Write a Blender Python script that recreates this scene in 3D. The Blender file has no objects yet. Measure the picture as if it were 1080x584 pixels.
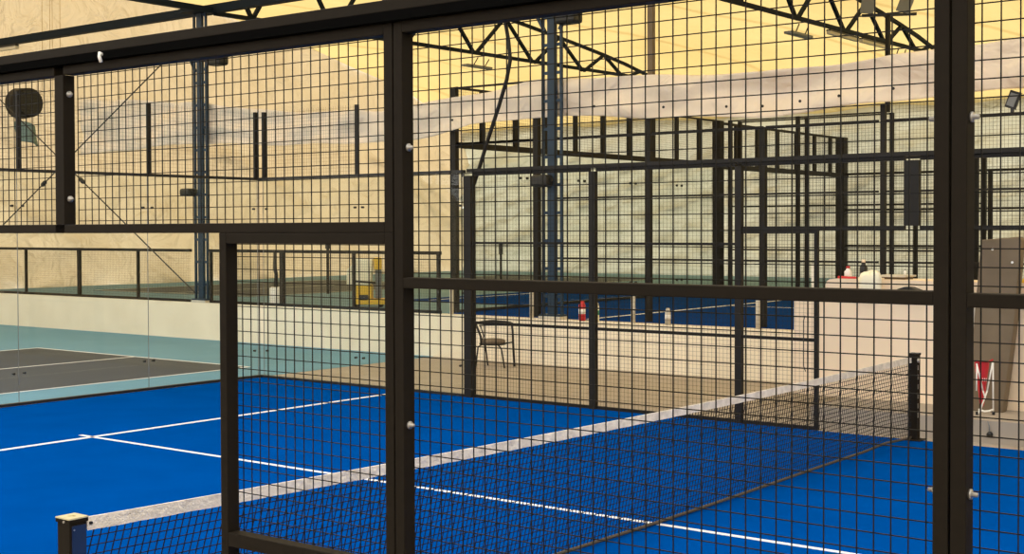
import bpy, math, random
from mathutils import Vector, Matrix, noise
random.seed(7)
C = bpy.context.scene.collection
sc = bpy.context.scene
# ------------------------------------------------------------------ camera
cam = bpy.data.objects.new('camera', bpy.data.cameras.new('camera')); C.objects.link(cam)
EYE = Vector((-3.567, -5.243, 2.226))
YAW, PIT, ROL = 0.657735, -0.021167, -0.003138
F = Vector((math.cos(PIT)*math.cos(YAW), math.cos(PIT)*math.sin(YAW), math.sin(PIT)))
R0 = F.cross(Vector((0, 0, 1))).normalized(); U0 = R0.cross(F)
Rr = math.cos(ROL)*R0 + math.sin(ROL)*U0; Ur = -math.sin(ROL)*R0 + math.cos(ROL)*U0
M4 = Matrix((Rr, Ur, -F)).transposed().to_4x4(); M4.translation = EYE
cam.matrix_world = M4
cam.data.sensor_width = 36; cam.data.lens = 1406.9/1080*36
cam.data.shift_y = -(292-272.05)/1080
cam.data.clip_start = .05; cam.data.clip_end = 300
sc.camera = cam
# ------------------------------------------------------------------ light
w = bpy.data.worlds.new('world'); sc.world = w; w.use_nodes = True
nt = w.node_tree; bg = nt.nodes['Background']
bg.inputs['Color'].default_value = (1.0, .985, .97, 1); bg.inputs['Strength'].default_value = 2.0
sun = bpy.data.objects.new('sun', bpy.data.lights.new('sun', 'SUN')); C.objects.link(sun)
sun.data.energy = 3.0; sun.data.angle = math.radians(4); sun.data.color = (1.0, .90, .74)
sun.rotation_euler = Vector((-.62, -.45, -.50)).to_track_quat('-Z', 'Y').to_euler()
sc.view_settings.view_transform = 'Standard'; sc.view_settings.look = 'None'
sc.view_settings.gamma = 1; sc.view_settings.use_curve_mapping = False
sc.view_settings.exposure = 0.4
sc.cycles.max_bounces = 10; sc.cycles.transparent_max_bounces = 24
sc.cycles.transmission_bounces = 8; sc.cycles.diffuse_bounces = 5

# ------------------------------------------------------------------ materials
MATS = {}
def mat(name, col, rough=.6, metal=0.0, spec=.5, var=0.0, vscale=4.0, bump=0.0, bscale=20.0, col2=None):
    m = bpy.data.materials.new(name); m.use_nodes = True; t = m.node_tree
    b = t.nodes['Principled BSDF']
    b.inputs['Base Color'].default_value = (*col, 1); b.inputs['Roughness'].default_value = rough
    b.inputs['Metallic'].default_value = metal; b.inputs['Specular IOR Level'].default_value = spec
    tc = t.nodes.new('ShaderNodeTexCoord')
    if var or col2:
        n = t.nodes.new('ShaderNodeTexNoise'); n.inputs['Scale'].default_value = vscale; n.inputs['Detail'].default_value = 6
        t.links.new(tc.outputs['Object'], n.inputs['Vector'])
        r = t.nodes.new('ShaderNodeValToRGB'); r.color_ramp.elements[0].position = .3; r.color_ramp.elements[1].position = .7
        c2 = col2 or tuple(c*(1-var) for c in col)
        r.color_ramp.elements[0].color = (*c2, 1); r.color_ramp.elements[1].color = (*col, 1)
        t.links.new(n.outputs['Fac'], r.inputs['Fac']); t.links.new(r.outputs['Color'], b.inputs['Base Color'])
    if bump:
        n2 = t.nodes.new('ShaderNodeTexNoise'); n2.inputs['Scale'].default_value = bscale; n2.inputs['Detail'].default_value = 4
        t.links.new(tc.outputs['Object'], n2.inputs['Vector'])
        bp = t.nodes.new('ShaderNodeBump'); bp.inputs['Strength'].default_value = bump; bp.inputs['Distance'].default_value = .02
        t.links.new(n2.outputs['Fac'], bp.inputs['Height']); t.links.new(bp.outputs['Normal'], b.inputs['Normal'])
    MATS[name] = m; return m
mat('frame_paint', (.0150, .0115, .0080), .6, 0, .08, .12, 30)
mat('wire_paint', (.004, .0036, .003), .55, 0, .25)
mat('far_paint', (.010, .0082, .006), .6, 0, .3)
mat('blue_steel', (.009, .032, .066), .5, 0, .4, .25, 6)
mat('truss_steel', (.006, .012, .020), .7, 0, .12)
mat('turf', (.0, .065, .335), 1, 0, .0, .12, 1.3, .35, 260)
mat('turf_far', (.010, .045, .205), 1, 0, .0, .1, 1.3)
mat('line_white', (.80, .80, .84), .8, 0, .2)
mat('line_dull', (.50, .55, .52), .8, 0, .2)
mat('teal', (.135, .31, .45), .75, 0, .3, .10, .8)
mat('teal_far', (.12, .24, .34), .75, 0, .3, .15, .8)
mat('dark_court', (.062, .072, .090), .75, 0, .3, .18, .7)
mat('concrete_floor', (.40, .35, .295), .85, 0, .3, .12, 2.5)
mat('concrete_wall', (.90, .82, .68), .85, 0, .3, .0, 1.2, .2, 12, col2=(.80, .72, .58))
mat('plaster', (.90, .74, .56), .85, 0, .3, .06, 1.0)
mat('net_band', (.92, .85, .76), .8, 0, .2, .32, 11, .6, 40)
mat('net_thread', (.008, .008, .012), .8, 0, .2)
mat('net_cord', (.07, .055, .04), .8)
mat('post_blue', (.010, .024, .075), .35)
mat('cap_gold', (.62, .56, .36), .35, .3)
mat('bolt', (.42, .40, .37), .35, .7)
mat('black', (.010, .010, .010), .5)
mat('shade_black', (.004, .004, .004), .95, 0, 0)
mat('rubber', (.02, .02, .02), .8)
mat('grey_lamp', (.16, .17, .18), .5)
mat('lamp_tube', (.55, .50, .40), .5)
mat('red', (.55, .02, .03), .5)
mat('white', (.85, .84, .80), .6)
mat('white_worn', (.62, .58, .50), .7, 0, .3, .2, 9)
mat('yellow', (.78, .50, .04), .5)
mat('cream', (.95, .90, .70), .7)
mat('brown', (.20, .155, .105), .85, 0, .2, .2, 3)
mat('cushion', (.16, .125, .09), .9)
mat('seam', (.38, .27, .13), .8)
mat('green', (.05, .25, .15), .6)
mat('teal_cloth', (.16, .24, .24), .8)

def membrane(name, tcol, dcol, mix, bump=.0, seam=.0):
    m = bpy.data.materials.new(name); m.use_nodes = True; t = m.node_tree
    t.nodes.remove(t.nodes['Principled BSDF']); out = t.nodes['Material Output']
    d = t.nodes.new('ShaderNodeBsdfDiffuse'); d.inputs['Color'].default_value = (*dcol, 1)
    tr = t.nodes.new('ShaderNodeBsdfTranslucent'); tr.inputs['Color'].default_value = (*tcol, 1)
    n = t.nodes.new('ShaderNodeTexNoise'); n.inputs['Scale'].default_value = .35; n.inputs['Detail'].default_value = 5
    tc = t.nodes.new('ShaderNodeTexCoord'); t.links.new(tc.outputs['Object'], n.inputs['Vector'])
    r = t.nodes.new('ShaderNodeValToRGB'); r.color_ramp.elements[0].position = .3; r.color_ramp.elements[1].position = .7
    r.color_ramp.elements[0].color = (tcol[0]*.88, tcol[1]*.84, tcol[2]*.76, 1); r.color_ramp.elements[1].color = (*tcol, 1)
    t.links.new(n.outputs['Fac'], r.inputs['Fac'])
    wv = t.nodes.new('ShaderNodeTexWave'); wv.wave_type = 'BANDS'; wv.bands_direction = 'DIAGONAL'; wv.inputs['Scale'].default_value = .16; wv.inputs['Distortion'].default_value = .25
    t.links.new(tc.outputs['Object'], wv.inputs['Vector'])
    wr = t.nodes.new('ShaderNodeValToRGB'); wr.color_ramp.elements[0].position = .0; wr.color_ramp.elements[0].color = (.80, .76, .68, 1)
    wr.color_ramp.elements[1].position = .012; wr.color_ramp.elements[1].color = (1, 1, 1, 1)
    t.links.new(wv.outputs['Fac'], wr.inputs['Fac'])
    mm = t.nodes.new('ShaderNodeMix'); mm.data_type = 'RGBA'; mm.blend_type = 'MULTIPLY'; mm.inputs[0].default_value = seam
    t.links.new(r.outputs['Color'], mm.inputs[6]); t.links.new(wr.outputs['Color'], mm.inputs[7]); t.links.new(mm.outputs[2], tr.inputs['Color'])
    if bump:
        n2 = t.nodes.new('ShaderNodeTexNoise'); n2.inputs['Scale'].default_value = 1.2; n2.inputs['Detail'].default_value = 3
        n2.inputs['Distortion'].default_value = 1.5
        t.links.new(tc.outputs['Object'], n2.inputs['Vector'])
        bp = t.nodes.new('ShaderNodeBump'); bp.inputs['Strength'].default_value = bump; bp.inputs['Distance'].default_value = .3
        t.links.new(n2.outputs['Fac'], bp.inputs['Height'])
        t.links.new(bp.outputs['Normal'], d.inputs['Normal']); t.links.new(bp.outputs['Normal'], tr.inputs['Normal'])
    mx = t.nodes.new('ShaderNodeMixShader'); mx.inputs['Fac'].default_value = mix
    t.links.new(d.outputs[0], mx.inputs[1]); t.links.new(tr.outputs[0], mx.inputs[2]); t.links.new(mx.outputs[0], out.inputs['Surface'])
    MATS[name] = m
membrane('roof_fabric', (.52, .385, .155), (.70, .60, .36), .62, .3, 1.0)
membrane('fill_roof', (.96, .95, .92), (.80, .80, .78), .80, .0)
membrane('cloth', (.50, .40, .30), (.92, .82, .70), .15, .5)
membrane('gable_fabric', (.42, .33, .20), (.68, .60, .47), .50, 1.0)
membrane('wall_fabric', (.34, .33, .25), (.64, .63, .53), .5, 1.0)
membrane('dim_fabric', (.10, .09, .07), (.22, .20, .17), .4, .2)

def glass_mat():
    m = bpy.data.materials.new('glass'); m.use_nodes = True; t = m.node_tree
    t.nodes.remove(t.nodes['Principled BSDF']); out = t.nodes['Material Output']
    a = t.nodes.new('ShaderNodeBsdfTransparent'); a.inputs['Color'].default_value = (.965, .98, .97, 1)
    g = t.nodes.new('ShaderNodeBsdfGlossy'); g.inputs['Roughness'].default_value = .02
    lw = t.nodes.new('ShaderNodeLayerWeight'); lw.inputs['Blend'].default_value = .5
    pw = t.nodes.new('ShaderNodeMath'); pw.operation = 'POWER'; pw.inputs[1].default_value = 5
    f = t.nodes.new('ShaderNodeMath'); f.operation = 'MULTIPLY_ADD'; f.inputs[1].default_value = .45; f.inputs[2].default_value = .02
    t.links.new(lw.outputs['Facing'], pw.inputs[0]); t.links.new(pw.outputs[0], f.inputs[0])
    mx = t.nodes.new('ShaderNodeMixShader')
    t.links.new(f.outputs[0], mx.inputs[0]); t.links.new(a.outputs[0], mx.inputs[1]); t.links.new(g.outputs[0], mx.inputs[2])
    t.links.new(mx.outputs[0], out.inputs['Surface']); MATS['glass'] = m
glass_mat()

# ------------------------------------------------------------------ mesh helpers
class MB:
    def __init__(s): s.v = []; s.f = []
    def box(s, a, b):
        x0, x1 = sorted((a[0], b[0])); y0, y1 = sorted((a[1], b[1])); z0, z1 = sorted((a[2], b[2])); n = len(s.v)
        s.v += [(x0,y0,z0),(x1,y0,z0),(x1,y1,z0),(x0,y1,z0),(x0,y0,z1),(x1,y0,z1),(x1,y1,z1),(x0,y1,z1)]
        s.f += [tuple(n+i for i in q) for q in ((0,3,2,1),(4,5,6,7),(0,1,5,4),(1,2,6,5),(2,3,7,6),(3,0,4,7))]
        return s
    def bar(s, p, q, w, h=None, up=(0,0,1)):
        p = Vector(p); q = Vector(q); h = h or w; d = (q-p).normalized(); u = Vector(up)
        if abs(d.dot(u)) > .98: u = Vector((1,0,0))
        a = d.cross(u).normalized()*w/2; b = a.cross(d).normalized()*h/2; n = len(s.v)
        for c in (p, q): s.v += [tuple(c-a-b), tuple(c+a-b), tuple(c+a+b), tuple(c-a+b)]
        s.f += [tuple(n+i for i in k) for k in ((0,1,2,3),(7,6,5,4),(0,4,5,1),(1,5,6,2),(2,6,7,3),(3,7,4,0))]
        return s
    def tube(s, pts, r, n=8, cap=True):
        pts = [Vector(p) for p in pts]; base = len(s.v); N = len(pts); rs = r if isinstance(r, (list, tuple)) else [r]*N
        prev = None
        for i, p in enumerate(pts):
            d = (pts[min(i+1, N-1)]-pts[max(i-1, 0)]).normalized()
            if prev is None:
                u = Vector((0,0,1)) if abs(d.z) < .9 else Vector((1,0,0)); a = d.cross(u).normalized()
            else: a = (prev - d*prev.dot(d)).normalized()
            prev = a; b = d.cross(a)
            for k in range(n):
                t = 2*math.pi*k/n; s.v.append(tuple(p+(a*math.cos(t)+b*math.sin(t))*rs[i]))
        for i in range(N-1):
            for k in range(n):
                k2 = (k+1) % n
                s.f.append((base+i*n+k, base+i*n+k2, base+(i+1)*n+k2, base+(i+1)*n+k))
        if cap:
            s.f.append(tuple(base+k for k in range(n))[::-1]); s.f.append(tuple(base+(N-1)*n+k for k in range(n)))
        return s
    def prism(s, poly, ax, a, b):   # polygon in the two other axes, extruded along ax
        n = len(s.v); N = len(poly)
        for c in (a, b):
            for p in poly:
                q = list(p); q.insert(ax, c); s.v.append(tuple(q))
        s.f.append(tuple(range(n, n+N))[::-1]); s.f.append(tuple(range(n+N, n+2*N)))
        for i in range(N):
            j = (i+1) % N; s.f.append((n+i, n+j, n+N+j, n+N+i))
        return s
    def grid(s, fn, nu, nv):
        n = len(s.v)
        for i in range(nu+1):
            for j in range(nv+1): s.v.append(tuple(fn(i/nu, j/nv)))
        for i in range(nu):
            for j in range(nv):
                a = n+i*(nv+1)+j; s.f.append((a, a+1, a+nv+2, a+nv+1))
        return s
    def build(s, name, m, parent=None, smooth=False, bevel=0):
        me = bpy.data.meshes.new(name); me.from_pydata(s.v, [], s.f); me.update()
        import bmesh
        bm = bmesh.new(); bm.from_mesh(me); bmesh.ops.recalc_face_normals(bm, faces=bm.faces); bm.to_mesh(me); bm.free()
        me.materials.append(MATS[m]); o = bpy.data.objects.new(name, me); C.objects.link(o)
        if smooth:
            for p in me.polygons: p.use_smooth = True
        if bevel:
            md = o.modifiers.new('bevel', 'BEVEL'); md.width = bevel; md.segments = 2; md.limit_method = 'ANGLE'
        if parent:
            o.parent = parent; o.matrix_parent_inverse = Matrix.Translation(-parent.location)
        return o
def tag(o, label=None, cat=None, group=None, kind=None):
    if label: o['label'] = label
    if cat: o['category'] = cat
    if group: o['group'] = group
    if kind: o['kind'] = kind
    return o
def thing(name, loc, label, cat, group=None):
    o = bpy.data.objects.new(name, None); o.location = loc; o.empty_display_size = .1; C.objects.link(o)
    return tag(o, label, cat, group)
def struct(mb, name, m, label, smooth=False):
    o = mb.build(name, m, None, smooth); return tag(o, label, None, None, 'structure')
def wires(mb, o, U, V, lu, lv, s=.05, r=.0021, pu=0, pv=0):
    """welded mesh: wires along V every s in U, wires along U every s in V (set just in front)"""
    o = Vector(o); U = Vector(U); V = Vector(V); N = U.cross(V)
    k = pu % s or s
    while k < lu-.004:
        mb.bar(o+U*k, o+U*k+V*lv, 2*r); k += s
    k = pv % s or s
    while k < lv-.004:
        mb.bar(o+V*k+N*(2*r), o+V*k+U*lu+N*(2*r), 2*r); k += s
    return mb

# ------------------------------------------------------------------ the hall
UP = .75        # upper floor level
XW = 14.15      # face of the low concrete wall
tag(MB().box((-14, -26, -.2), (XW+.1, 26, 0)).build('floor', 'concrete_floor'), 'beige concrete floor of the lower level', None, None, 'structure')
uf = MB(); uf.box((XW+.2, -26, -.2), (34.2, 26, UP-.004)); struct(uf, 'floor', 'teal_far', 'teal painted floor of the raised level behind the low wall')
rw = MB().box((XW, -26, 0), (XW+.22, 26, UP)); struct(rw, 'wall_low', 'concrete_wall', 'pale low concrete wall between the two floor levels')
def noisefold(p, s=1.0): return noise.noise(Vector(p)*s)
def roof_z(x):
    t = (x-14.3)/16.9; return 9.3-2.35*abs(t)**1.9
def roofp(u, v):
    x = -14+48.2*u; y = -26+52*v
    z = roof_z(x)
    if x > 31.2: z = 6.95-(x-31.2)*.42
    z += .05*noisefold((x*.8, y*.5, 0), .6) + .04*math.sin(y*2*math.pi/4.4)
    return (x, y, max(z, 5.2))
def roofw(u, v): return roofp((u*22-0)/48.2, v)
def roofe(u, v): return roofp((22+u*26.2)/48.2, v)
struct(MB().grid(roofw, 40, 60), 'ceiling', 'fill_roof', 'unseen tent roof section, made white to light the near court', True)  # out-of-view section, added in neutral white as fill light for the court
struct(MB().grid(roofe, 60, 110), 'ceiling', 'roof_fabric', 'pale yellow translucent tent roof membrane', True)
def folds(a, z, amp):
    d = a*.55+z*1.1
    v = noise.noise(Vector((a*.30, d*.6, 3.1)))*.8+noise.noise(Vector((a*.15+5, d*1.9, 1.7)))*.45+noise.noise(Vector((a*.25+9, z*2.6-a*.8, 4.4)))*.22
    return amp*v*1.7
def wallE(u, v):
    y = -26+52*u; z = UP-.05+5.35*v
    return (34+folds(y, z*1.6, .62)*math.sin(math.pi*min(1, v*1.15))**.5 if v < .87 else 34+folds(y, z*1.6, .62)*(1-v)*3, y, z)
struct(MB().grid(wallE, 380, 60), 'wall_east', 'wall_fabric', 'wrinkled beige fabric end wall behind the far courts', True)
def wallN(u, v):
    x = -14+48.1*u; zt = roof_z(x) if x < 31.2 else 6.95-(x-31.2)*.42
    z0 = 0 if x < XW else UP-.05
    z = z0+(zt+.05-z0)*v
    k = 1.0 if z < 4.6 else .35
    return (x, 26+folds(x+40, z, .38*k)-.5*max(0, 1-abs(z-4.4)/1.0)*.25, z)
struct(MB().grid(wallN, 220, 60), 'wall_north', 'gable_fabric', 'tan fabric gable wall at the far left with soft swirling creases', True)
struct(MB().grid(lambda u, v: (-14+48*u, -26, 9.4*v), 20, 8), 'wall_south', 'dim_fabric', 'unseen fabric gable wall of the tent, kept dark to limit light')
struct(MB().grid(lambda u, v: (-14, -26+52*u, 7*v), 20, 8), 'wall_west', 'dim_fabric', 'unseen fabric side wall of the tent, kept dark to limit light')  # unseen south and west walls, darkened so the post fronts get less light
# ------------------------------------------------------------------ lower floor paint
pk = thing('pickleball_court', (4.3, 14.35, 0), 'dark grey pickleball court with white lines on teal surround, lower level behind the glass', 'court')
MB().box((-4, 10.2, .0), (XW, 25.0, .004)).build('surround', 'teal', pk)
MB().box((-2.4, 11.4, .004), (11.0, 17.4, .008)).build('playing_surface', 'dark_court', pk)
L = .05
for a, b in (((-2.4, 11.4-L/2), (11, 11.4+L/2)), ((-2.4, 17.4-L/2), (11, 17.4+L/2)), ((11-L, 11.4), (11, 17.4)), ((6.43-L/2, 11.4), (6.43+L/2, 17.4)), ((6.43, 14.4-L/2), (11, 14.4+L/2))):
    MB().box((*a, .008), (*b, .011)).build('court_line', 'line_white', pk)
tf = thing('padel_turf', (5, 0, 0), 'bright blue artificial turf of the near padel court with white lines', 'turf')
MB().box((.0, -10, 0), (10.04, 10.06, .012)).build('turf_carpet', 'turf', tf)
for a, b in (((.05, 7.05), (10.0, 7.12)), ((4.97, -7.2), (5.02, 7.3)), ((.05, -7.1), (10.0, -7.05))):
    MB().box((*a, .012), (*b, .0155)).build('court_line', 'line_white', tf)

# ------------------------------------------------------------------ near fence (plane x = 0, outer face x = -.06)
T = .042
def bolt(parent, p, d=(0, -1, 0), r=.011):
    p = Vector(p); d = Vector(d); r = r*.88
    MB().tube([p, p+d*.006, p+d*.0061, p+d*.022], [r*1.5, r*1.5, r*.75, r*.6], 10).build('bolt', 'bolt', parent, True)
def panel(xf, y0, y1, zs, label, group, sgn=-1, name='fence_bay', fm='frame_paint', wm='wire_paint', ends=(1, 1), wr=.0016, pu=0, pv=0, bolts=(), depth=.06, z_bot=None):
    """framed welded-mesh panel in the plane x=xf between y0<y1; zs = rail levels (bottoms), sgn = side of the frame"""
    o = thing(name, (xf, (y0+y1)/2, zs[0][0]), label, 'fence panel', group)
    xa, xb = xf, xf+sgn*depth; z0 = zs[0][0]; z1 = zs[-1][1]
    if ends[0]: MB().box((xa, y0, z0), (xb, y0+T, z1)).build('upright', fm, o, bevel=.003 if fm == 'frame_paint' else 0)
    if ends[1]: MB().box((xa, y1-T, z0), (xb, y1, z1)).build('upright', fm, o, bevel=.003 if fm == 'frame_paint' else 0)
    a = y0+(T if ends[0] else 0); b = y1-(T if ends[1] else 0)
    for (za, zb) in zs:
        MB().box((xa, a, za), (xb, b, zb)).build('rail', fm, o, bevel=.003 if fm == 'frame_paint' else 0)
    wires(MB(), (xf-sgn*.003, y0+.01, z0+.01), (0, 1, 0), (0, 0, 1), y1-y0-.02, z1-z0-.02, r=wr, pu=pu-y0-.01, pv=pv-z0-.01).build('wire_mesh', wm, o)
    for p in bolts: bolt(o, p)
    return o
G1 = 'mesh panels of the near fence'
ZT = (2.925, 2.965)
PV = 2.922
panel(0, -5.96, -4.003, [(.0, .04), (.96, 1.0), (2.018, 2.055), ZT], 'dark mesh fence panel at the right edge, right of the thick double post', G1, pu=-4.062, pv=PV, bolts=[(-.03, -4.045, 2.52), (-.03, -4.045, 1.52)])
o_ = panel(0, -3.997, -2.003, [(.0, .04), (.96, 1.0), (2.020, 2.058), ZT], 'large dark mesh fence panel in front, between the two thick double posts', G1, pu=-2.065, pv=PV, bolts=[(-.03, -2.045, 2.52), (-.03, -2.045, 1.53)])
for z in (2.52, 1.52): bolt(o_, (-.03, -3.955, z), (0, 1, 0))
o_ = panel(0, -1.997, .0, [(2.217, 2.256), ZT], 'dark upper mesh panel over the doorway, left of the front double post', G1, pu=-1.118, pv=PV, ends=(1, 0))
panel(0, .069, 2.0, [(2.217, 2.256), ZT], 'dark upper mesh panel over the doorway at the far left edge', G1, pu=-.008, pv=PV, ends=(0, 1))
up = MB().box((0, 0, 2.256), (-.06, .068, 2.925)).build('fence_post', 'frame_paint', bevel=.003); tag(up, 'short dark post above the near doorway, left of the picture', 'post', 'fence posts')
for z in (2.84, 2.37): bolt(up, (-.03, 0, z))
panel(0, -1.997, -1.052, [(.0, .04), (.965, 1.02), (2.175, 2.217)], 'narrow dark mesh panel under the lintel, beside the open doorway', G1, pu=-1.118, pv=PV)
tr_ = thing('fence_top_rail', (-.03, -2, 3.0), 'long dark rail along the top of the near fence', 'fence rail')
MB().box((-.085, -6.2, 3.0), (.0, 4.2, 3.042)).build('tube', 'frame_paint', tr_, bevel=.003)
MB().box((-.088, -6.2, 2.966), (.0, 4.2, 3.0)).build('underside_shade', 'shade_black', tr_)  # black strip painting in the shade on the underside of the rail
hk = MB().tube([(-.086, -.33, 2.985), (-.10, -.33, 2.99), (-.105, -.335, 2.975), (-.10, -.34, 2.95)], .008, 6).build('hook', 'white', tr_, True)

# ------------------------------------------------------------------ near court: net
net = thing('padel_net', (5, 0, 0), 'black padel net with white top band stretched across the blue court', 'net')
X0, X1 = .045, 9.99
def ny(x): return .01-.045*(x-X0)/(X1-X0)
def ntop(x):
    t = (x-X0)/(X1-X0); return .92-.035*t-.05*4*t*(1-t)*.9
def nbot(x):
    t = (x-X0)/(X1-X0); return .040+.010*math.sin(t*9)+.02*(1-min(1, abs(t-.93)*20)) 
b = MB()
n = 120
def bandf(side):
    def f(u, v):
        x = X0+(X1-X0)*u
        wv = .004*math.sin(x*37)+.003*math.sin(x*71+v*3)
        return (x, ny(x)+side*(.006+wv*.5*math.sin(math.pi*v)), ntop(x)-.058*v*(1 if side > 0 else 1.05)+.001*math.sin(x*23))
    return f
b.grid(bandf(-1), 300, 3); b.grid(bandf(1), 300, 3); b.grid(lambda u, v: (X0+(X1-X0)*u, ny(X0+(X1-X0)*u)-.0065+.013*v, ntop(X0+(X1-X0)*u)+.0005), 300, 1)
nb = b.build('top_band', 'net_band', net, True)
MB().tube([(X0+.016, -.0, .893), (X0+.016, -.006, .893)], .008, 10).build('eyelet', 'black', nb)
m = MB(); s = .043; r = .0021
nx = int((X1-X0)/s)
for i in range(1, nx+6):
    x = X0+i*s; t0 = max(0, (x-X1)/.25); t1 = min(1, (x-X0)/.25)
    xa = x-.25*t0; xb = x-.25*t1; za = ntop(x)-.05; zb_ = nbot(x)
    if t1 > t0+.03: m.bar((xa, ny(xa), za+(zb_-za)*t0), (xb, ny(xb), za+(zb_-za)*t1), 2*r)
nz = 20
for k in range(1, nz):
    N = 70; prev = None
    for i in range(N+1):
        x = X0+(X1-X0)*i/N; zt = ntop(x)-.05; zb = nbot(x); p = (x, ny(x), zt+(zb-zt)*k/nz)
        if prev: m.bar(prev, p, 2*r)
        prev = p
m.build('netting', 'net_thread', net)
MB().tube([(X0+(X1-X0)*i/80, ny(X0+(X1-X0)*i/80), nbot(X0+(X1-X0)*i/80)) for i in range(81)], .013, 6).build('bottom_cord', 'net_cord', net, True)
def net_post(x0, x1, y0, y1, h, label, win, sx):
    o = thing('net_post', ((x0+x1)/2, (y0+y1)/2, 0), label, 'net post', 'net posts')
    MB().box((x0, y0, .012), (x1, y1, h)).build('post', 'frame_paint', o, bevel=.004)
    c = MB(); c.box((x0-.006, y0-.006, h), (x1+.006, y1+.006, h+.018)); cp = c.build('cap', 'frame_paint', o, bevel=.003)
    t = MB(); a = .006
    t.box((x0-a, y0-a, h+.018), (x1+a, y0+.03, h+.024)); t.box((x0-a, y1-.03, h+.018), (x1+a, y1+a, h+.024))
    t.box((x0-a, y0+.03, h+.018), (x0+.03, y1-.03, h+.024)); t.box((x1-.03, y0+.03, h+.018), (x1+a, y1-.03, h+.024)); t.box((x0+.03, y0+.03, h+.018), (x1-.03, y1-.03, h+.019))
    t.build('cap_top', 'cap_gold' if sx > 0 else 'black', cp)
    if sx > 0:
        MB().box((x0+.012, y0-.003, .1), (x1-.004, y0, h-.012)).build('side_plate', 'post_blue', o)
        for p in ((x0+.022, y0-.003, h-.03), (x0+.022, y0-.003, h-.25)): MB().tube([p, (p[0], p[1]-.003, p[2])], .004, 8).build('rivet', 'bolt', o)
        MB().tube([(x0-.006, y0+.03, h+.008), (x0-.012, y0+.03, h+.008)], .006, 8).build('screw', 'bolt', cp)
    else:
        MB().box((x0-.05, y0-.05, .012), (x1+.05, y1+.05, .022)).build('base_plate', 'far_paint', o)
        MB().tube([(x0+.02, y0-.002, h-.05), (x0+.02, y0-.02, h-.05)], .024, 12).build('winch_wheel', 'bolt', o, True)
        for z in (.25, .35, .45, .55, .65, .75): MB().box((x0+.02, y0-.004, z), (x0+.035, y0, z+.05)).build('slot', 'bolt', o)
    return o
net_post(-.05, .04, .0, .095, .905, 'dark steel net post with gold cap, bottom left by the doorway', 'w', 1)
net_post(10.0, 10.095, -.095, -.01, .90, 'black steel net post at the far right end of the net', 'w', -1)

# ------------------------------------------------------------------ glass walls of the near court
XF = 10.04; YB = 10.08
GG = 'glass panes around the near court'
def pane(axis, c, a, b, label):
    if axis == 'y':   # in plane y=c from x=a to b
        o = thing('glass_screen', ((a+b)/2, c, .03), label, 'glass pane', GG)
        MB().box((a+.006, c-.006, .05), (b-.006, c+.006, 2.98)).build('pane', 'glass', o)
        for x in (a+.075, b-.075):
            for z in (.42, 2.55): MB().tube([(x, c-.02, z), (x, c+.02, z)], .015, 10).build('clamp', 'black', o)
        MB().box((b-.006, c-.005, .05), (b-.001, c+.005, 2.98)).build('edge_seal', 'grey_lamp', o)
    else:
        o = thing('glass_screen', (c, (a+b)/2, .03), label, 'glass pane', GG)
        MB().box((c-.006, a+.006, .05), (c+.006, b-.006, 2.98)).build('pane', 'glass', o)
        for y in (a+.075, b-.075):
            for z in (.42, 2.55): MB().tube([(c-.02, y, z), (c+.02, y, z)], .015, 10).build('clamp', 'black', o)
        MB().box((c-.005, b-.006, .05), (c+.005, b-.001, 2.98)).build('edge_seal', 'grey_lamp', o)
pane('y', YB, 8, 10, 'clear glass pane of the back wall nearest the court corner')
pane('y', YB, 6, 8, 'clear glass pane of the back wall, second from the corner')
pane('y', YB, 4, 6, 'clear glass pane of the back wall at the left edge')
pane('x', XF, 8, 10, 'clear glass pane of the far side wall nearest the corner')
pane('x', XF, 6.06, 8, 'clear glass pane of the far side wall beside the black post')
for z0, z1, nm in ((.014, .048, 'sill'), (2.982, 3.02, 'header')):
    for ax in 'yx':
        q = MB().box((4, YB-.03, z0), (XF+.04, YB+.04, z1)) if ax == 'y' else MB().box((XF-.02, 6.07, z0), (XF+.04, YB-.035, z1))
        tag(q.build('glass_'+nm, 'black'), 'black %s along the %s of the %s glass' % (nm, 'foot' if nm == 'sill' else 'top', 'back wall' if ax == 'y' else 'far side'), 'rail')
# 4 m mesh above the glass
def top_panel(axis, c, a, b, label, z0=3.02, z1=4.0, g='mesh panels above the glass', mid=0):
    o = thing('mesh_screen', ((a+b)/2, c, z0) if axis == 'y' else (c, (a+b)/2, z0), label, 'fence panel', g)
    P = (lambda t, d, z: (t, c+d, z)) if axis == 'y' else (lambda t, d, z: (c+d, t, z))
    for t in ((a+.03, b-.03) if a > 7.9 else (a+.03,)): MB().box(P(t-.028, -.02, z0), P(t+.028, .02, z1)).build('upright', 'far_paint', o)
    U = (1, 0, 0) if axis == 'y' else (0, 1, 0)
    wires(MB(), P(a, 0, z0), U, (0, 0, 1), b-a, z1-z0+.001, s=.05, r=.0009).build('wire_mesh', 'wire_paint', o)
top_panel('y', YB, 8.0, 10.0, 'mesh panel above the back glass nearest the court corner')
top_panel('y', YB, 6.0, 7.94, 'mesh panel above the back glass left of the blue column')
top_panel('y', YB, 4.0, 5.94, 'mesh panel above the back glass at the far left')
top_panel('x', XF, 8.0, 10.0, 'mesh panel above the side glass, ending before the front double post')

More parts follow.
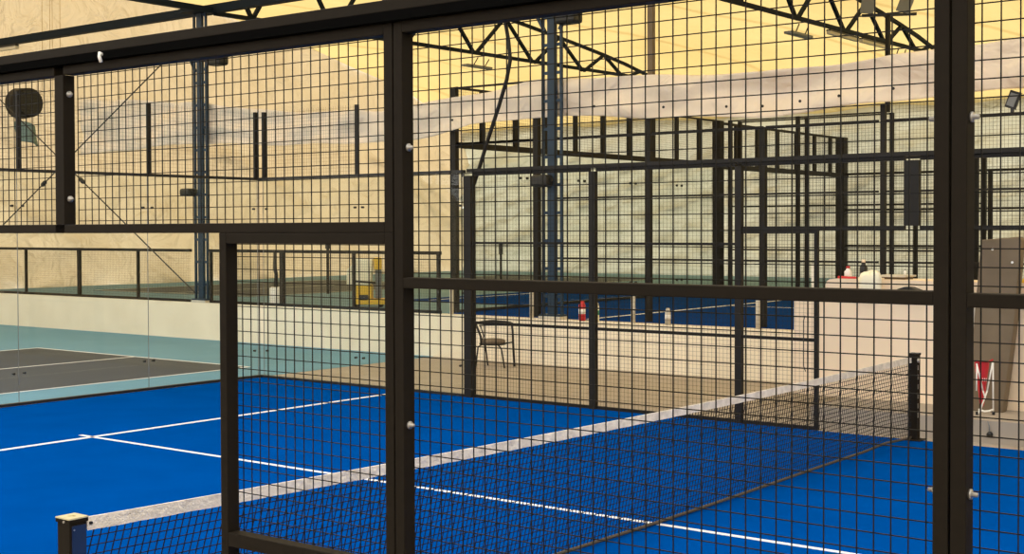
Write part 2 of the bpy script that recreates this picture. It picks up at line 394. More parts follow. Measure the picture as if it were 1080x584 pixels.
# ------------------------------------------------------------------ far side fence of the near court
G2 = 'mesh panels of the far side fence'
kw = dict(ends=(0, 0), sgn=1, fm='far_paint', wr=.0010, depth=.05)
tp = (2.94, 2.985)
panel(XF, 4.065, 5.93, [(.012, .05), (.985, 1.02), (2.04, 2.07), tp], 'far side mesh panel next to the glass, chair behind it', G2, **kw)
panel(XF, 2.05, 3.965, [(.012, .05), (.985, 1.02), (2.04, 2.07), tp], 'far side mesh panel between the middle and right black posts', G2, **kw)
side_bay = panel(XF, 1.04, 1.96, [(.012, .05), (.985, 1.02), (2.175, 2.217)], 'narrow far side mesh panel at the left of the far doorway', G2, **{**kw, 'ends': (1, 0)})
panel(XF, .065, 1.96, [(2.217, 2.256), tp], 'far side upper mesh panel over the left half of the far doorway', G2, **kw)
panel(XF, -1.97, -.105, [(2.217, 2.256), tp], 'far side upper mesh panel over the right half of the far doorway', G2, **kw)
panel(XF, -1.97, -1.22, [(.012, .05), (.985, 1.02), (2.175, 2.217)], 'narrow far side mesh panel at the right edge of the photo', G2, **{**kw, 'ends': (0, 1)})
def post(x0, x1, y0, y1, z0, z1, label, m='far_paint', g='posts of the far side fence'):
    return tag(MB().box((x0, y0, z0), (x1, y1, z1)).build('fence_post', m), label, 'post', g)
post(XF-.03, XF+.08, 5.935, 6.055, .012, 2.94, 'black post where the side glass ends, left of the chair')
post(XF-.02, XF+.05, 3.97, 4.06, .012, 2.94, 'middle black post of the far side fence')
post(XF-.02, XF+.05, 1.965, 2.045, .012, 2.94, 'black post of the far side fence standing behind the net')
post(XF-.02, XF+.05, -.10, .06, 2.256, 2.94, 'thick short black post over the far doorway')
fr = thing('fence_top_rail', (XF, 2, 3), 'dark rail along the top of the far side fence', 'fence rail')
MB().box((XF-.03, -4, 2.985), (XF+.05, 6.0, 3.03)).build('tube', 'far_paint', fr)
MB().tube([(10.0, 1.17, 1.27), (9.97, 1.17, 1.22), (9.97, 1.17, .72), (10.0, 1.16, .66)], .006, 6).build('pull_handle', 'black', side_bay, True)

# ------------------------------------------------------------------ right of the far doorway: slab, block wall and things on it
ld = MB().box((10.32, -8, 0), (XW, 1.25, .24)); struct(ld, 'floor', 'concrete_floor', 'raised beige concrete slab outside the far doorway')
bw = MB(); bw.box((11.25, -8, .24), (XW, 1.90, 1.36)); struct(bw, 'wall_block', 'plaster', 'thick cream wall behind the far net post')
pp = MB()
poly = [(-8, 1.36), (1.52, 1.36), (1.52, 1.56), (1.505, 1.60), (1.47, 1.625), (1.40, 1.635), (-8, 1.60)]
pp.prism(poly, 0, 11.3, 11.9); o = pp.build('wall_block', 'plaster'); tag(o, 'rounded pinkish top course of the thick cream wall', None, None, 'structure')

# ------------------------------------------------------------------ low fence on the retaining wall
GF = 'guard fences on the low wall'
def guard(y0, y1, posts, label):
    o = thing('guard_fence', (XW+.12, (y0+y1)/2, UP), label, 'fence', GF)
    for y in posts:
        w_ = .10 if y in (20.86, 14.2) else .055
        MB().box((XW+.09, y-w_/2, UP), (XW+.14, y+w_/2, 1.80)).build('post', 'far_paint', o)
    MB().box((XW+.085, y0, 1.79), (XW+.145, y1, 1.85)).build('top_rail', 'far_paint', o)
    MB().box((XW+.09, y0, UP), (XW+.14, y1, UP+.055)).build('bottom_rail', 'far_paint', o)
    wires(MB(), (XW+.115, y0, UP), (0, 1, 0), (0, 0, 1), y1-y0, 1.05, r=.0011).build('wire_mesh', 'wire_paint', o)
guard(16.95, 25.5, [25.1, 22.97, 20.86, 18.72], 'low dark mesh guard fence left of the blue column, on the low wall')
guard(10.12, 16.34, [16.31, 14.2, 12.25, 10.17], 'low dark mesh guard fence right of the blue column, on the low wall')

# ------------------------------------------------------------------ steel columns, trusses
def column(x, y, label, top=6.76):
    o = thing('lattice_column', (x, y, UP), label, 'column', 'blue steel columns')
    MB().box((x-.105, y-.22, UP), (x+.105, y+.22, UP+.05)).build('grout_pad', 'white_worn', o)
    MB().box((x-.10, y-.21, UP+.05), (x+.10, y+.21, UP+.08)).build('base_plate', 'blue_steel', o)
    MB().box((x-.03, y-.08, UP+.08), (x+.03, y+.08, top)).build('main_tube', 'blue_steel', o)
    for s_ in (-1, 1):
        MB().box((x-.02, y+s_*.185-.022, UP+.08), (x+.02, y+s_*.185+.022, top)).build('side_tube', 'blue_steel', o)
    for k in range(13):
        z = UP+.35+k*.46
        MB().box((x-.012, y-.17, z), (x+.012, y+.17, z+.05)).build('batten', 'blue_steel', o)
    MB().box((x-.3, y-.3, top-.08), (x+.3, y+.3, top)).build('head_plate', 'truss_steel', o)
    for s_ in (-1, 1):
        MB().bar((x, y+s_*.15, 5.5), (x, y+s_*.42, 5.95), .05).build('knee_brace', 'blue_steel', o)
    return o
Y1c, Y2c = 16.6, 7.68
column(14.26, Y1c, 'blue lattice steel column standing on the low wall at the left')
column(14.26, Y2c, 'blue lattice steel column in the middle, left of the middle black post')
def truss(y, label, zc=6.67, x0=14.4, x1=31.0, nodes=None):
    o = thing('roof_truss', (x0, y, zc), label, 'roof truss', 'roof trusses')
    MB().bar((x0, y, zc), (x1, y, zc+.12), .08, .085).build('bottom_chord', 'truss_steel', o)
    def ztop(x): return 6.85+1.75*(max(0, (31.2-x))/16.8)**.75
    xs = [x0+ (x1-x0)*i/14 for i in range(15)]
    t = MB()
    for a, b_ in zip(xs, xs[1:]): t.bar((a, y, ztop(a)), (b_, y, ztop(b_)), .08)
    t.build('top_chord', 'truss_steel', o)
    nd = [15.4, 17.8, 20.2, 22.8, 25.3, 27.65, 29.75]
    for i, x in enumerate(nd):
        l = x-1.2 if i == 0 else (x+nd[i-1])/2; r_ = (x+nd[i+1])/2 if i < len(nd)-1 else 30.7
        MB().bar((x-.04, y, zc+.05), (l, y, ztop(l)), .075).build('web_bar', 'truss_steel', o)
        MB().bar((x+.04, y, zc+.05), (r_, y, ztop(r_)), .075).build('web_bar', 'truss_steel', o)
    MB().bar((x0, y, zc+.05), (2, y, zc+.05), .10, .12).build('bottom_chord', 'truss_steel', o)
    return o
truss(16.3, 'dark roof truss running back from the left blue column')
truss(7.42, 'dark roof truss at the upper right, floodlights below it')
eb = thing('eave_beam', (14.4, 12, 6.7), 'long blue-grey beam crossing the top of the left column', 'beam')
MB().bar((14.4, -20, 6.76), (14.4, 25.9, 6.76), .16, .17).build('beam', 'truss_steel', eb)
# guy wires between columns
def guy(p, q, t, label):
    o = thing('guy_wire', p, label, 'cable', 'crossed bracing cables')
    MB().tube([p, q], .014, 6).build('cable', 'black', o)
    p = Vector(p); q = Vector(q); a = p.lerp(q, t-.012); b_ = p.lerp(q, t+.012)
    MB().tube([a, p.lerp(q, t-.006), p.lerp(q, t+.006), b_], [.015, .05, .05, .015], 8).build('turnbuckle', 'black', o, True)
guy((14.2, 16.75, 6.3), (14.2, 25.4, 1.5), .62, 'bracing cable falling leftward from the top of the left column')
guy((14.2, 16.75, .95), (14.2, 25.4, 6.3), .45, 'bracing cable rising leftward from the foot of the left column')

# ------------------------------------------------------------------ hanging cloth band
kz = [(25.9, 4.3, 5.6), (21.3, 3.95, 5.25), (17.0, 4.05, 4.9), (14.3, 3.9, 4.55), (11.7, 3.85, 4.42), (10.98, 3.85, 4.45), (9.54, 4.04, 4.58), (8.2, 4.12, 4.72), (7.5, 4.1, 4.72), (5.87, 3.98, 4.64), (3.89, 3.88, 4.54), (1.39, 4.04, 4.64), (.18, 4.06, 4.73), (-3, 4.1, 4.9)]
def kzi(y):
    for (ya, la, ha), (yb, lb, hb) in zip(kz, kz[1:]):
        if yb <= y <= ya:
            t = (ya-y)/(ya-yb); return la+(lb-la)*t, ha+(hb-ha)*t
    return kz[-1][1:]
def clothf(dx):
    def f(u, v):
        y = 21.0-24.0*u; lo, hi = kzi(y); z = hi+(lo-hi)*v
        d = .24*noise.noise(Vector((y*.45+z*.9, z*2.2-y*.35, 2)))+.20*noise.noise(Vector((y*1.1-z, z*3.2+y*.5, 5)))+.05*noise.noise(Vector((y*2.9, z*4, 9)))
        sag = .03*math.sin(y*2.9)
        return (14.41+dx+d*.62, y, z+sag*(v-.5))
    return f
cb = MB().grid(clothf(0), 460, 22)
co = cb.build('fabric_band', 'cloth', None, True); md = co.modifiers.new('s', 'SOLIDIFY'); md.thickness = .006
tag(co, 'long wrinkled white cloth band hanging across behind the blue columns', 'cloth')
for y in (11.2, 9.9, 8.9, 6.9, 5.6, 4.5, 3.9, 3.3, 2.7, 1.9, 1.2):
    lo, hi = kzi(y); MB().tube([(14.33, y, lo+.16), (14.34, y, lo+.16)], .022, 8).build('eyelet', 'rubber', co)

# ------------------------------------------------------------------ court 2 and 3 on the raised level
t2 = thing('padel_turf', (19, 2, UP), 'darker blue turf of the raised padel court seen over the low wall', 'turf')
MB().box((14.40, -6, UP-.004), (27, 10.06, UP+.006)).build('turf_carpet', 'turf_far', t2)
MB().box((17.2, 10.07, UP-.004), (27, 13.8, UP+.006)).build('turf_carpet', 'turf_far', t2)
for a, b_ in (((14.5, 7.1), (24, 7.18)), ((19.2, -6), (19.27, 7.2)), ((17.5, 13.2), (26, 13.25))):
    MB().box((*a, UP+.006), (*b_, UP+.010)).build('court_line', 'line_white', t2)
for k, (x0, x1, y0, y1) in enumerate(((16.4, 24.5, 17.6, 23.4), (25.2, 31, 15.5, 21.5))):
    p_ = thing('pickleball_court', (x0, y0, UP), ('grey pickleball court on the raised level behind the guard fence', 'far grey pickleball court at the back of the raised level')[k], 'court')
    MB().box((x0, y0, UP-.004), (x1, y1, UP+.004)).build('playing_surface', 'dark_court', p_)
    for a, b_ in (((x0, y0), (x1, y0+.06)), ((x0, y1-.06), (x1, y1)), ((x0, y0), (x0+.06, y1)), ((x1-.06, y0), (x1, y1)), ((x0, (y0+y1)/2), (x1, (y0+y1)/2+.06))):
        MB().box((*a, UP+.004), (*b_, UP+.006)).build('court_line', 'line_dull', p_)
GC2 = 'mesh fence bays of the raised courts'
def bay(axis, c, a, b, z0, z1, label, rails, thick=.07, wm=True, up=(1, 1), ws=.05):
    """a bay with posts (a and b), rails at given heights; axis 'x': plane x=c along y; 'y': plane y=c along x"""
    P = (lambda t, d, z: (c+d, t, z)) if axis == 'x' else (lambda t, d, z: (t, c+d, z))
    if z0 == UP: z0 = UP+.009
    if not up[0]: a -= thick/2+.01 if a > b else -(thick/2+.01)
    b_r = b+(thick/2 if a > b else -thick/2)
    o = thing('mesh_fence_bay', P((a+b)/2, 0, z0), label, 'fence panel', GC2)
    for on, t in zip(up, (a, b)):
        if on: MB().box(P(t-thick/2, -thick/2, z0), P(t+thick/2, thick/2, z1)).build('post', 'far_paint', o)
    for z in rails: MB().box(P(a, -.015, z-.015), P(b, .015, z+.015)).build('rail', 'far_paint', o)
    if wm:
        U = (0, 1, 0) if axis == 'x' else (1, 0, 0)
        wires(MB(), P(min(a, b), .0, z0), U, (0, 0, 1), abs(b-a), z1-z0, s=ws, r=.0013).build('wire_mesh', 'wire_paint', o)
    return o
XN = 14.56
names = ['behind the chair', 'behind the middle black post', 'behind the far net end', 'behind the cream wall', 'right of the thick double post']
# near side of court 2
bay('x', XN, 10.03, 8.22, UP, 4.75, 'open corner bay of the raised court, left of the middle blue column', [1.75+UP*0+3.0-1.0, 3.75, 4.73], .10, False)
bay('x', XN, 8.0, 6.0, UP, 4.0, 'raised court bay right of the middle blue column', [1.75, 2.75, 3.75], .08, False, up=(0, 1))
bay('x', XN, 6.0, 4.0, UP, 3.75, 'raised court mesh bay behind the net end of the middle post', [1.75, 2.75, 3.75], .09, False, up=(0, 1))
bay('x', XN, 4.0, 2.2, 1.4, 3.75, 'raised court mesh bay above the right end of the low wall', [1.75, 2.75, 3.75], .07, up=(0, 0))
bay('x', XN, 2.13, 0.0, 1.4, 3.97, 'raised court mesh bay above the cream wall', [1.75, 2.75, 3.75], .07)
bay('x', XN, 0.0, -2.0, 1.4, 3.75, 'raised court mesh bay at the right edge behind the brown board', [1.75, 2.75, 3.75], .07, up=(0, 1))
# court 2 back (plane y=10) : glass below, mesh above, posts each metre
bk = thing('court_back_frame', (19, 10, UP), 'dark frame of the raised court back wall with short upright bars', 'fence')
MB().box((XN, 9.95, 3.68), (24.1, 10.06, 3.78)).build('rail', 'far_paint', bk)
MB().box((XN, 9.98, 4.72), (24.1, 10.02, 4.76)).build('rail', 'far_paint', bk)
x = 15.3
while x < 24.2:
    MB().box((x-.05, 9.97, 3.78), (x+.05, 10.03, 4.72)).build('upright', 'far_paint', bk); x += .98
MB().box((23.95, 9.9, UP+.013), (24.15, 10.1, 4.75)).build('corner_post', 'far_paint', bk)
MB().box((XN, 9.97, UP+.013), (23.9, 10.03, UP+.06)).build('rail', 'black', bk)
wires(MB(), (XN, 10, 3.78), (1, 0, 0), (0, 0, 1), 9.6, .95, s=.05, r=.0016).build('wire_mesh', 'wire_paint', bk)
for i in range(5):
    gp = MB().box((XN+.08+i*1.91, 9.994, UP+.09), (XN+.06+(i+1)*1.91, 10.006, 3.67)).build('glass_pane', 'glass', bk)
    for z in (1.1, 3.2):
        for dx in (.1, 1.80): MB().tube([(XN+.08+i*1.91+dx, 9.98, z), (XN+.08+i*1.91+dx, 10.02, z)], .025, 8).build('clamp', 'black', gp)
# far side of court 2 / near side of court 3
for xx, lab in ((24.08, 'front'), (24.55, 'rear')):
    for a, b_, nm in ((9.7, 8.0, 'nearest the back wall'), (8.0, 6.0, 'in the middle'), (6.0, 4.0, 'right of the tall post pair')):
        o = bay('x', xx, a, b_, UP, 4.75 if b_ >= 6 else 3.75, '%s of the two distant side fences, bay %s' % (lab, nm), [1.75, 2.75, 3.75] + ([4.73] if b_ >= 6 else []), .08, wm=(lab == 'front' and a <= 8), up=(1 if a > 9 else 0, 0 if (b_ == 6 and lab == 'front') else 1))
b3 = thing('court_back_frame', (28, 10.3, UP), 'dark frame of the most distant court back wall with short upright bars', 'fence')
MB().box((24.6, 10.25, 3.66), (32.0, 10.36, 3.78)).build('rail', 'far_paint', b3)
MB().box((24.6, 10.28, 4.72), (32.0, 10.33, 4.78)).build('rail', 'far_paint', b3)
for x in (25.5, 26.6, 27.7, 28.8, 29.9, 30.9):
    MB().box((x-.06, 10.27, 3.78), (x+.06, 10.34, 4.72)).build('upright', 'far_paint', b3)
MB().box((31.6, 10.2, UP), (31.85, 10.45, 4.78)).build('corner_post', 'far_paint', b3)
wires(MB(), (24.6, 10.3, 3.78), (1, 0, 0), (0, 0, 1), 7.1, .95, s=.06, r=.0016).build('wire_mesh', 'wire_paint', b3)
bs = thing('mesh_fence_bay', (31.7, 5, UP), 'long distant side fence of the last court, right of the rear corner post', 'fence panel')
for z in (1.75, 2.75, 3.75): MB().box((31.7, -6, z-.03), (31.75, 10.2, z+.03)).build('rail', 'far_paint', bs)
for y in (8.2, 6.2, 4.2, 2.2, .2): MB().box((31.68, y-.05, UP), (31.78, y+.05, 3.75)).build('post', 'far_paint', bs)
# light masts
def mast(x, y, z0, z1, label, head):
    o = thing('light_mast', (x, y, z0), label, 'light mast', 'court light masts')
    MB().box((x-.045, y-.045, z0), (x+.045, y+.045, z1)).build('pole', 'brown' if not head else 'far_paint', o)
    dv = Vector((.45, -.89, 0))
    a = Vector((x, y, z1)) - dv*.55; b_ = Vector((x, y, z1)) + dv*.6
    MB().bar(a, b_, .06).build('crossbar', 'black', o)
    for k, e in ((-.33, -1), (.42, 1)):
        c = Vector((x, y, z1))+dv*k
        lamp = MB(); n = Vector((.2, 0, .98)) 
        lamp.bar(c+Vector((0, 0, .05))-dv*.12, c+Vector((0, 0, .5))+dv*.05*e, .28, .07, up=(1, .3, 0))
        lamp.build('floodlight', 'grey_lamp', o)
mast(24.35, 6.02, 4.75, 6.85, 'light mast with crossbar and two floodlights, upper right', True)
mast(14.66, 6.02, 4.05, 7.6, 'tall thin brown light mast rising above the white cloth', False)
# lamps hung from the truss chords
def hung_lamp(x, y, zc, label):
    o = thing('floodlight', (x, y, zc), label, 'lamp', 'lamps hung under the trusses')
    MB().box((x-.5, y-.10, zc-.26), (x+.5, y+.10, zc-.21)).build('lamp_body', 'grey_lamp', o)
    for dx in (-.15, .3): MB().bar((x+dx, y, zc-.21), (x+dx+.18, y, zc), .02).build('bracket', 'black', o)
hung_lamp(22.9, 16.3, 6.62, 'flat floodlight hung under the left truss')
hung_lamp(22.9, 7.42, 6.62, 'flat floodlight hung under the right truss, nearer one')
hung_lamp(28.5, 7.42, 6.70, 'flat floodlight hung under the right truss, farther one')
def batten(p, q, label):
    o = thing('batten_light', p, label, 'lamp', 'strip lights under the beams')
    MB().bar(p, q, .10, .035).build('housing', 'black', o)
    MB().bar(Vector(p)+Vector((0, 0, -.05)), Vector(q)+Vector((0, 0, -.05)), .09, .07).build('tube', 'lamp_tube', o)
batten((15.0, 16.15, 6.56), (18.2, 16.15, 6.58), 'strip light under the truss just right of the left column')
batten((24.4, 7.42, 6.66), (26.0, 7.42, 6.66), 'strip light under the right truss, left one of two')
batten((26.2, 7.42, 6.67), (27.8, 7.42, 6.68), 'strip light under the right truss, right one of two')
batten((14.3, 23.3, 6.62), (14.3, 26-.3, 6.62), 'strip light under the beam at the upper left edge')
# loudspeakers on the columns
def speaker(x, y, z, label, w_=.22, h=.13, arm=0):
    o = thing('column_projector', (x, y, z), label, 'lamp', 'black boxes on the blue columns')
    MB().box((x-.14, y-w_, z-h), (x+.14, y+w_, z+h)).build('body', 'black', o, bevel=.05)
    if arm: MB().bar((x, y, z), (x, y+arm, z+.02), .05).build('arm', 'black', o)
speaker(14.2, 15.98, 5.68, 'black box lamp on the upper right side of the left blue column', .19, .12, .5)
speaker(14.25, 7.34, 5.70, 'black box lamp on the upper right side of the middle blue column', .20, .13, .3)
speaker(14.18, 16.90, 3.02, 'black box lamp low on the left side of the left blue column', .15, .08, -.2)
speaker(14.18, 7.82, 3.03, 'black box lamp on the middle blue column at fence-top height', .17, .10, -.2)

# fan in gable wall
fn = thing('extractor_fan', (16.2, 25.6, 5.3), 'round dark ventilation fan high in the gable wall at the left', 'fan')
ring = MB(); ring.tube([(15.87, 25.25, 5.5), (15.87, 25.75, 5.5)], [.37, .40], 24).build('duct', 'far_paint', fn, True)
MB().tube([(15.87, 25.235, 5.5), (15.87, 25.25, 5.5)], .33, 24).build('grille', 'black', fn)
g_ = MB()
for k in range(-4, 5): g_.bar((15.87-.33, 25.23, 5.5+k*.08), (15.87+.33, 25.23, 5.5+k*.08), .012)
g_.build('guard_bars', 'black', fn)
sg = MB().grid(lambda u, v: (15.5+.55*u+.2*v, 25.40+.12*math.sin(6*u+2*v), 4.99-.46*v+.10*math.sin(3*u)*(1-v)-.12*u), 10, 8).build('draped_tarp', 'teal_cloth', None, True)
md = sg.modifiers.new('s', 'SOLIDIFY'); md.thickness = .03
tag(sg, 'crumpled dark teal cloth hanging below the round fan', 'cloth')

for x, lab in ((15.74, 'leftmost'), (15.96, 'second'), (16.03, 'third'), (16.25, 'rightmost')):
    tag(MB().tube([(x, 24.5, 5.6), (x+.01, 24.5, 8.6)], .006, 5).build('hanging_rope', 'seam', None, True), 'thin vertical rope under the roof at upper left, %s of four' % lab, 'rope', 'thin ropes hanging at the gable')
# ------------------------------------------------------------------ hose
hz = [(10.2, 5.50, 5.4), (10.2, 5.50, 4.98), (10.2, 5.44, 4.7), (10.2, 5.41, 4.44), (10.2, 5.47, 4.18), (10.2, 5.6, 3.85), (10.2, 5.78, 3.43), (10.2, 5.93, 3.06), (10.2, 6.06, 2.76), (10.2, 6.10, 2.62)]
tag(MB().tube(hz, .026, 8).build('cable_hose', 'far_paint', None, True), 'dark bent cable hose dropping to the post left of the chair', 'hose')

# ------------------------------------------------------------------ chair
ch = thing('garden_chair', (13.4, 8.28, 0), 'dark metal armchair with brown cushion against the low white wall', 'chair')
cx, cy = 13.40, 8.24
du = Vector((.58, -.80, 0)).normalized(); dn = Vector((.80, .58, 0)).normalized()   # du = to the right as seen, dn = away
def cp(a, b_, z): return Vector((cx, cy, z))+du*a+dn*b_
st = MB(); st.tube([cp(-.02, 0, .385), cp(-.02, 0, .40), cp(-.02, 0, .44), cp(-.02, 0, .455)], [.17, .21, .20, .15], 20); st.build('cushion', 'cushion', ch, True)
ring = [cp(-.02+.21*math.cos(t), .21*math.sin(t), .375) for t in [2*math.pi*i/20 for i in range(21)]]
MB().tube(ring, .014, 8).build('seat_ring', 'black', ch, True)
hoop = []
for i in range(15):
    t = math.pi*(.98-1.06*i/14)
    hoop.append(cp(.30*math.cos(t), .05+.20*math.sin(t), .73-.04*abs(i-6)/8))
hoop = [cp(-.20, -.12, .38), cp(-.21, -.10, .50), cp(-.27, -.04, .64)]+hoop+[cp(.305, -.0, .58), cp(.31, .02, .40), cp(.33, .05, .0)]
MB().tube(hoop, .019, 8).build('arm_and_back_hoop', 'black', ch, True)
h2 = [cp(.26*math.cos(t), .1+.16*math.sin(t), .66) for t in [math.pi*(.9-.8*i/10) for i in range(11)]]
MB().tube(h2, .012, 6).build('back_rail', 'black', ch, True)
MB().tube([cp(-.19, -.1, .37), cp(-.25, -.14, .34), cp(-.29, -.18, .0)], .013, 8).build('leg', 'black', ch, True)
MB().tube([cp(-.15, .12, .37), cp(-.13, .16, .2), cp(-.11, .19, .0)], .013, 8).build('leg', 'black', ch, True)
MB().tube([cp(.08, -.18, .37), cp(.13, -.21, .3), cp(.18, -.24, .0)], .013, 8).build('leg', 'black', ch, True)
MB().tube([cp(.16, .0, .38), cp(.31, .02, .40)], .012, 8).build('side_bar', 'black', ch, True)
MB().tube([cp(-.20, -.12, .40), cp(-.17, .02, .50), cp(-.22, .05, .66)], .010, 6).build('arm_brace', 'black', ch, True)

# ------------------------------------------------------------------ things beside the far doorway (slab, z=.24)
# brown board
bd = MB(); 
def bdp(a, z, d): return (11.02+d+.10*(z-.24)*0, a, z)
vs = []
for d in (0, .16):
    for (y, z) in ((-.30, .24), (-.665, .24), (-.77, 1.2), (-.83, 2.10), (-.80, 2.135), (-.40, 2.10), (-.34, 1.2)):
        vs.append((10.98+d+.08*(z-.24)/1.9, y+.20*0, z))
n_ = 7; bd.v = vs; bd.f = [tuple(range(7)), tuple(range(13, 6, -1))]+[(i, (i+1) % 7, 7+(i+1) % 7, 7+i) for i in range(7)]
bo = bd.build('tapered_board', 'brown', None, bevel=.012); tag(bo, 'tall brown board tapering downward, standing behind the red racket stand', 'board')
for y, z in ((-.53, 2.0), (-.74, 1.86)): MB().tube([(11.045, y, z), (11.06, y, z)], .014, 8).build('button', 'white', bo)
wp = MB().prism([(-.20, .24), (-.33, .24), (-.34, 1.3), (-.25, 1.62), (-.22, 1.2)], 0, 11.19, 11.23).build('curved_sheet', 'white_worn'); tag(wp, 'narrow curved pale panel at the left of the brown board', 'panel')
# red ball basket on folding stand
rb = thing('ball_collector', (10.72, -.50, .24), 'red fabric ball bag on folded white tube stand by the far doorway', 'ball basket')
def rp(a, b_, z): return Vector((10.745, -.53, z))+Vector((.61, -.79, 0))*a+Vector((.79, .61, 0))*b_
bag = MB()
rad = [(.80, .078), (.74, .072), (.66, .060), (.55, .045), (.45, .034), (.36, .025), (.32, .006)]
N = 14
for z, r_ in rad:
    for k in range(N):
        t = 2*math.pi*k/N; q = rp(-.005+r_*math.cos(t)*(1+.08*math.sin(3*t)), r_*math.sin(t)*.8, z+.008*math.sin(4*t)); bag.v.append(tuple(q))
for i in range(len(rad)-1):
    for k in range(N): bag.f.append((i*N+k, i*N+(k+1) % N, (i+1)*N+(k+1) % N, (i+1)*N+k))
bgo = bag.build('bag', 'red', rb, True)
MB().tube([rp(-.085, -.05, .80), rp(-.04, -.07, .812), rp(.04, -.07, .812), rp(.09, -.05, .83)], .009, 6).build('rim', 'red', bgo, True)
lt = MB()
for a0 in (-.022, -.002, .016): lt.box(tuple(rp(a0, -.052, .60)), tuple(rp(a0+.006, -.054, .635)))
lt.build('logo_mark', 'white', bgo)
for a, b_ in (((-.085, .79), (-.015, .50)), ((-.015, .50), (.01, .42)), ((.085, .80), (.03, .50)), ((.03, .50), (-.04, .30)), ((-.04, .30), (-.08, .24)), ((.09, .80), (.095, .27)), ((-.08, .78), (-.085, .50))):
    MB().tube([rp(a[0], -.055, a[1]), rp(b_[0], -.055, b_[1])], .0085, 8).build('tube_leg', 'white', rb, True)
MB().tube([rp(-.06, -.05, .30), rp(.0, -.06, .28), rp(.05, -.06, .285), rp(.10, -.05, .30)], .011, 8).build('foot_bar', 'white', rb, True)
for a in (-.075, .10): MB().tube([rp(a, -.05, .242), rp(a, -.05, .275)], .016, 8).build('foot_cap', 'rubber', rb)
# socket on slab face
so = thing('hanging_plug', (10.3, -.75, .11), 'small black plug hanging on the slab face below the red bag', 'plug')
MB().tube([(10.312, -.75, .10), (10.285, -.75, .10)], [.032, .028], 12).build('body', 'black', so, True)
MB().tube([(10.29, -.75, .13), (10.30, -.745, .19), (10.30, -.73, .235)], .006, 6).build('cable', 'grey_lamp', so, True)

# things on the cream wall top (z about 1.62)
# white cloth bag slumped over the front edge
cl = MB()
def bagf(u, v):
    t = 2*math.pi*u; r_ = .125+.02*math.sin(3*t+1)+.015*math.sin(5*t); h = [(-.20, .85), (-.08, 1.0), (.02, 1.02), (.07, .9), (.09, .6), (.10, .02)]
    i = min(4, int(v*5)); f_ = v*5-i; z = h[i][0]+(h[i+1][0]-h[i][0])*f_; k = h[i][1]+(h[i+1][1]-h[i][1])*f_
    return (11.24+.09*math.cos(t)*k, .93+r_*math.sin(t)*k*1.05, 1.62+z+.02*math.sin(2*t)+.015*math.sin(5*t))
bagm = MB().grid(bagf, 24, 20).build('white_towel', 'cream', None, True); tag(bagm, 'crumpled off-white towel draped over the cream wall edge', 'towel')
def bottle(x, y, z, r_, h, m, capm, label, cat='bottle'):
    o = thing('drinks_bottle' if cat == 'bottle' else cat, (x, y, z), label, cat)
    MB().tube([(x, y, z), (x, y, z+h*.62), (x, y, z+h*.75), (x, y, z+h*.86)], [r_, r_, r_*.55, r_*.4], 14).build('body', m, o, True)
    MB().tube([(x, y, z+h*.86), (x, y, z+h)], r_*.5, 12).build('cap', capm, o, True)
    return o
bottle(11.5, 1.32, 1.618, .045, .16, 'white', 'red', 'small white bottle with red cap at the left end of the cream wall')
bottle(11.6, 1.17, 1.618, .045, .24, 'black', 'plaster', 'dark bottle with pale lid standing beside the white towel')
rl = MB().tube([(11.40, 1.40, 1.645), (11.40, 1.18, 1.64)], .02, 8).build('red_strap', 'red', None, True); tag(rl, 'short red strap lying on the cream wall end', 'strap')
bx = thing('lidded_box', (11.6, .78, 1.60), 'brown box with pale flat lid on the cream wall, right of the towel', 'box')
MB().box((11.5, .62, 1.602), (11.75, .87, 1.66)).build('box_body', 'brown', bx)
MB().box((11.46, .60, 1.66), (11.8, .96, 1.68)).build('lid', 'white_worn', bx)
bottle(11.6, .66, 1.68, .014, .07, 'white', 'black', 'tiny white vial standing on the pale lidded box')
cap_ = MB()
cap_.prism([(.66, 1.50), (.57, 1.54), (.49, 1.565), (.42, 1.56), (.31, 1.52), (.26, 1.495), (.4, 1.46), (.55, 1.465)], 0, 11.15, 11.30); o = cap_.build('folded_cap', 'black', None, bevel=.01); tag(o, 'black folded cap hanging on the cream wall face just above the near rail', 'cap')
yb = thing('yellow_cloth', (11.3, -.9, 1.6), 'small yellow crumpled cloth at the right edge beside the brown board', 'cloth')
MB().grid(lambda u, v: (11.4+.05*math.cos(6.28*u)*math.sin(3.14*v+.01), -.80+.07*math.sin(6.28*u)*math.sin(3.14*v+.01), 1.64+.045*math.cos(3.14*v)+.012*math.sin(12*u)), 16, 8).build('cloth', 'yellow', yb, True)
# things on the low wall top
def lowthing(px_y, r_, h, m, label, name='drinks_bottle', cat='bottle', x=14.2, capm='white'):
    o = thing(name, (x, px_y, UP), label, cat)
    MB().tube([(x, px_y, UP), (x, px_y, UP+h*.8), (x, px_y, UP+h*.9), (x, px_y, UP+h)], [r_, r_, r_*.7, r_*.55], 14).build('body', m, o, True)
    MB().tube([(x, px_y, UP+h*.35), (x, px_y, UP+h*.6)], r_*1.04, 14).build('band', capm, o, True)
    return o
lowthing(7.05, .055, .32, 'red', 'red and white can standing on the low wall left of the middle black post', 'ball_tube', 'tube', capm='white')
lowthing(6.76, .035, .30, 'cream', 'cream bottle on the low wall just right of the middle black post', capm='green')
lowthing(5.44, .045, .26, 'white_worn', 'pinkish-white bottle on the low wall in the middle of its bay', capm='white')
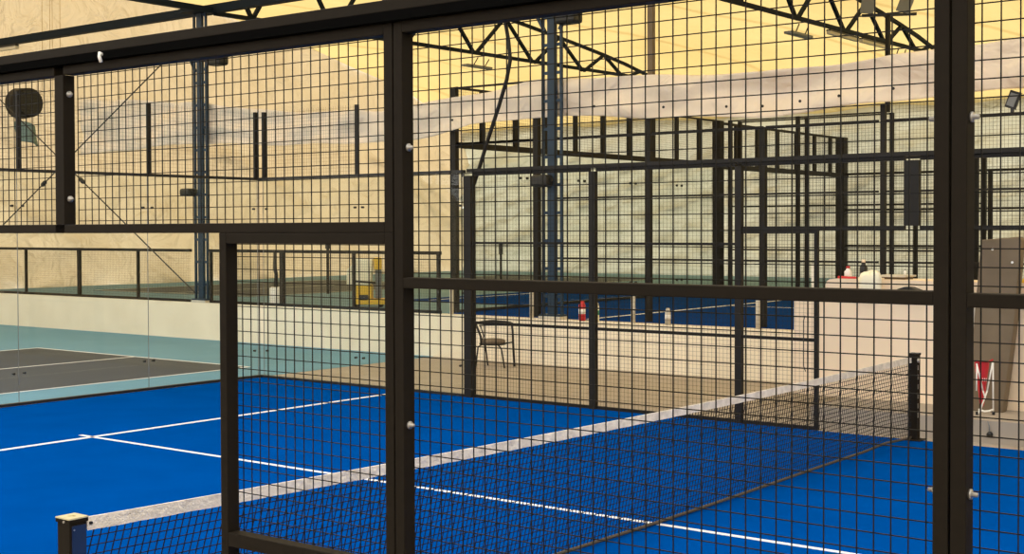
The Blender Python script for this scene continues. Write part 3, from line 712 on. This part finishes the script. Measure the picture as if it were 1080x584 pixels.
# white upright tubes at the feet of the raised-court posts
for y, h, lab in ((8.10, .5, 'white tube at the corner post foot beside the middle blue column'), (6.10, .42, 'white tube on the raised post behind the middle mesh panel'), (3.92, .42, 'white tube on the raised post at the right of the low wall'), (9.85, .5, 'white tube at the raised corner post foot')):
    tag(MB().tube([(14.24, y, UP), (14.24, y, UP+h)], .035, 10).build('foot_tube', 'white_worn', None, True), lab, 'sleeve', 'white post tubes')
for y, lab in ((4.28, 'short white stake on the raised level, left of the far post pair'), (3.05, 'short white stake on the raised level, above the right end of the low wall')):
    tag(MB().tube([(14.24, y, UP), (14.24, y, UP+.97)], .022, 10).build('white_stake', 'white', None, True), lab, 'stake', 'white stakes')

# bucket with umbrella pole, cleaning machine etc. behind guard fence
bu = thing('umbrella_base', (14.75, 14.9, UP), 'white round base holding a closed black umbrella behind the guard fence', 'umbrella')
MB().tube([(14.60, 14.71, UP), (14.60, 14.71, UP+.02), (14.60, 14.71, UP+.33), (14.60, 14.71, UP+.35)], [.14, .15, .15, .12], 18).build('base', 'white', bu, True)
MB().tube([(14.60, 14.75, UP+.35), (14.60, 14.73, UP+.6), (14.60, 14.77, UP+.7), (14.60, 14.77, UP+1.05)], [.05, .035, .04, .03], 8).build('closed_canopy', 'black', bu, True)
for (x, y, h, lab) in ((18.4, 17.15, 1.35, 'black net post with dark top beyond the guard fence, left one'), (25.5, 17.6, 1.1, 'black net post on the far raised court, right one')):
    o = thing('court_pole', (x, y, UP), lab, 'pole', 'black poles on the raised courts')
    MB().tube([(x, y, UP), (x, y, UP+h)], .035, 8).build('pole', 'far_paint', o)
    MB().tube([(x, y, UP+h-.3), (x, y, UP+h)], .06, 8).build('sleeve', 'black', o)
cm = thing('floor_cleaner', (14.9, 12.4, UP), 'yellow cleaning machine with white cover behind the guard fence', 'cleaning machine')
def mp(a, b_, z): return Vector((14.95, 12.62, UP+z))+Vector((.61, -.79, 0))*a+Vector((.79, .61, 0))*b_
def mbox(name, m, a0, a1, b0, b1, z0, z1, bev=.02):
    o = MB(); cs = [mp(a, b_, z) for z in (z0, z1) for a, b_ in ((a0, b0), (a1, b0), (a1, b1), (a0, b1))]
    o.v = [tuple(c) for c in cs]; o.f = [(0,1,2,3),(7,6,5,4),(0,4,5,1),(1,5,6,2),(2,6,7,3),(3,7,4,0)]
    return o.build(name, m, cm, bevel=bev)
mbox('body', 'yellow', -.18, .12, 0, .35, .08, .42)
mbox('skirt', 'yellow', -.20, .38, -.03, .38, .05, .16)
mbox('control_box', 'yellow', .16, .30, .05, .25, .72, .95)
mbox('handle_column', 'grey_lamp', .18, .30, .08, .22, .16, .72)
mbox('motor', 'black', -.12, .06, -.05, 0, .14, .24)
cov = MB(); cs = [(-.36, .42), (.10, .42), (.14, .93), (-.20, .95), (-.26, .82), (-.36, .72)]
cov.v = [tuple(mp(a, b_, z)) for b_ in (-.01, .33) for a, z in cs]; cov.f = [tuple(range(6)), tuple(range(11, 5, -1))]+[(i, (i+1) % 6, 6+(i+1) % 6, 6+i) for i in range(6)]
cov.build('cover', 'cream', cm, bevel=.03)
MB().tube([mp(-.2, -.02, .50), mp(.2, -.02, .47)], .02, 8).build('hose', 'black', cm, True)
for a in (-.15, .30): MB().tube([mp(a, -.02, .055), mp(a, .04, .055)], .055, 12).build('wheel', 'rubber', cm, True)
# floodlight on rail at right edge
fl = thing('floodlight', (14.56, .35, 3.765), 'small square floodlight standing on the dark rail at the right edge', 'lamp')
MB().bar((14.56, .38, 3.82), (14.56, .30, 4.04), .15, .03, up=(1, 0, 0)).build('lamp_body', 'black', fl)
MB().bar((14.54, .375, 3.85), (14.54, .31, 4.01), .10, .03, up=(1, 0, 0)).build('lens', 'grey_lamp', fl)
MB().box((14.54, .33, 3.765), (14.58, .37, 3.86)).build('bracket', 'black', fl)
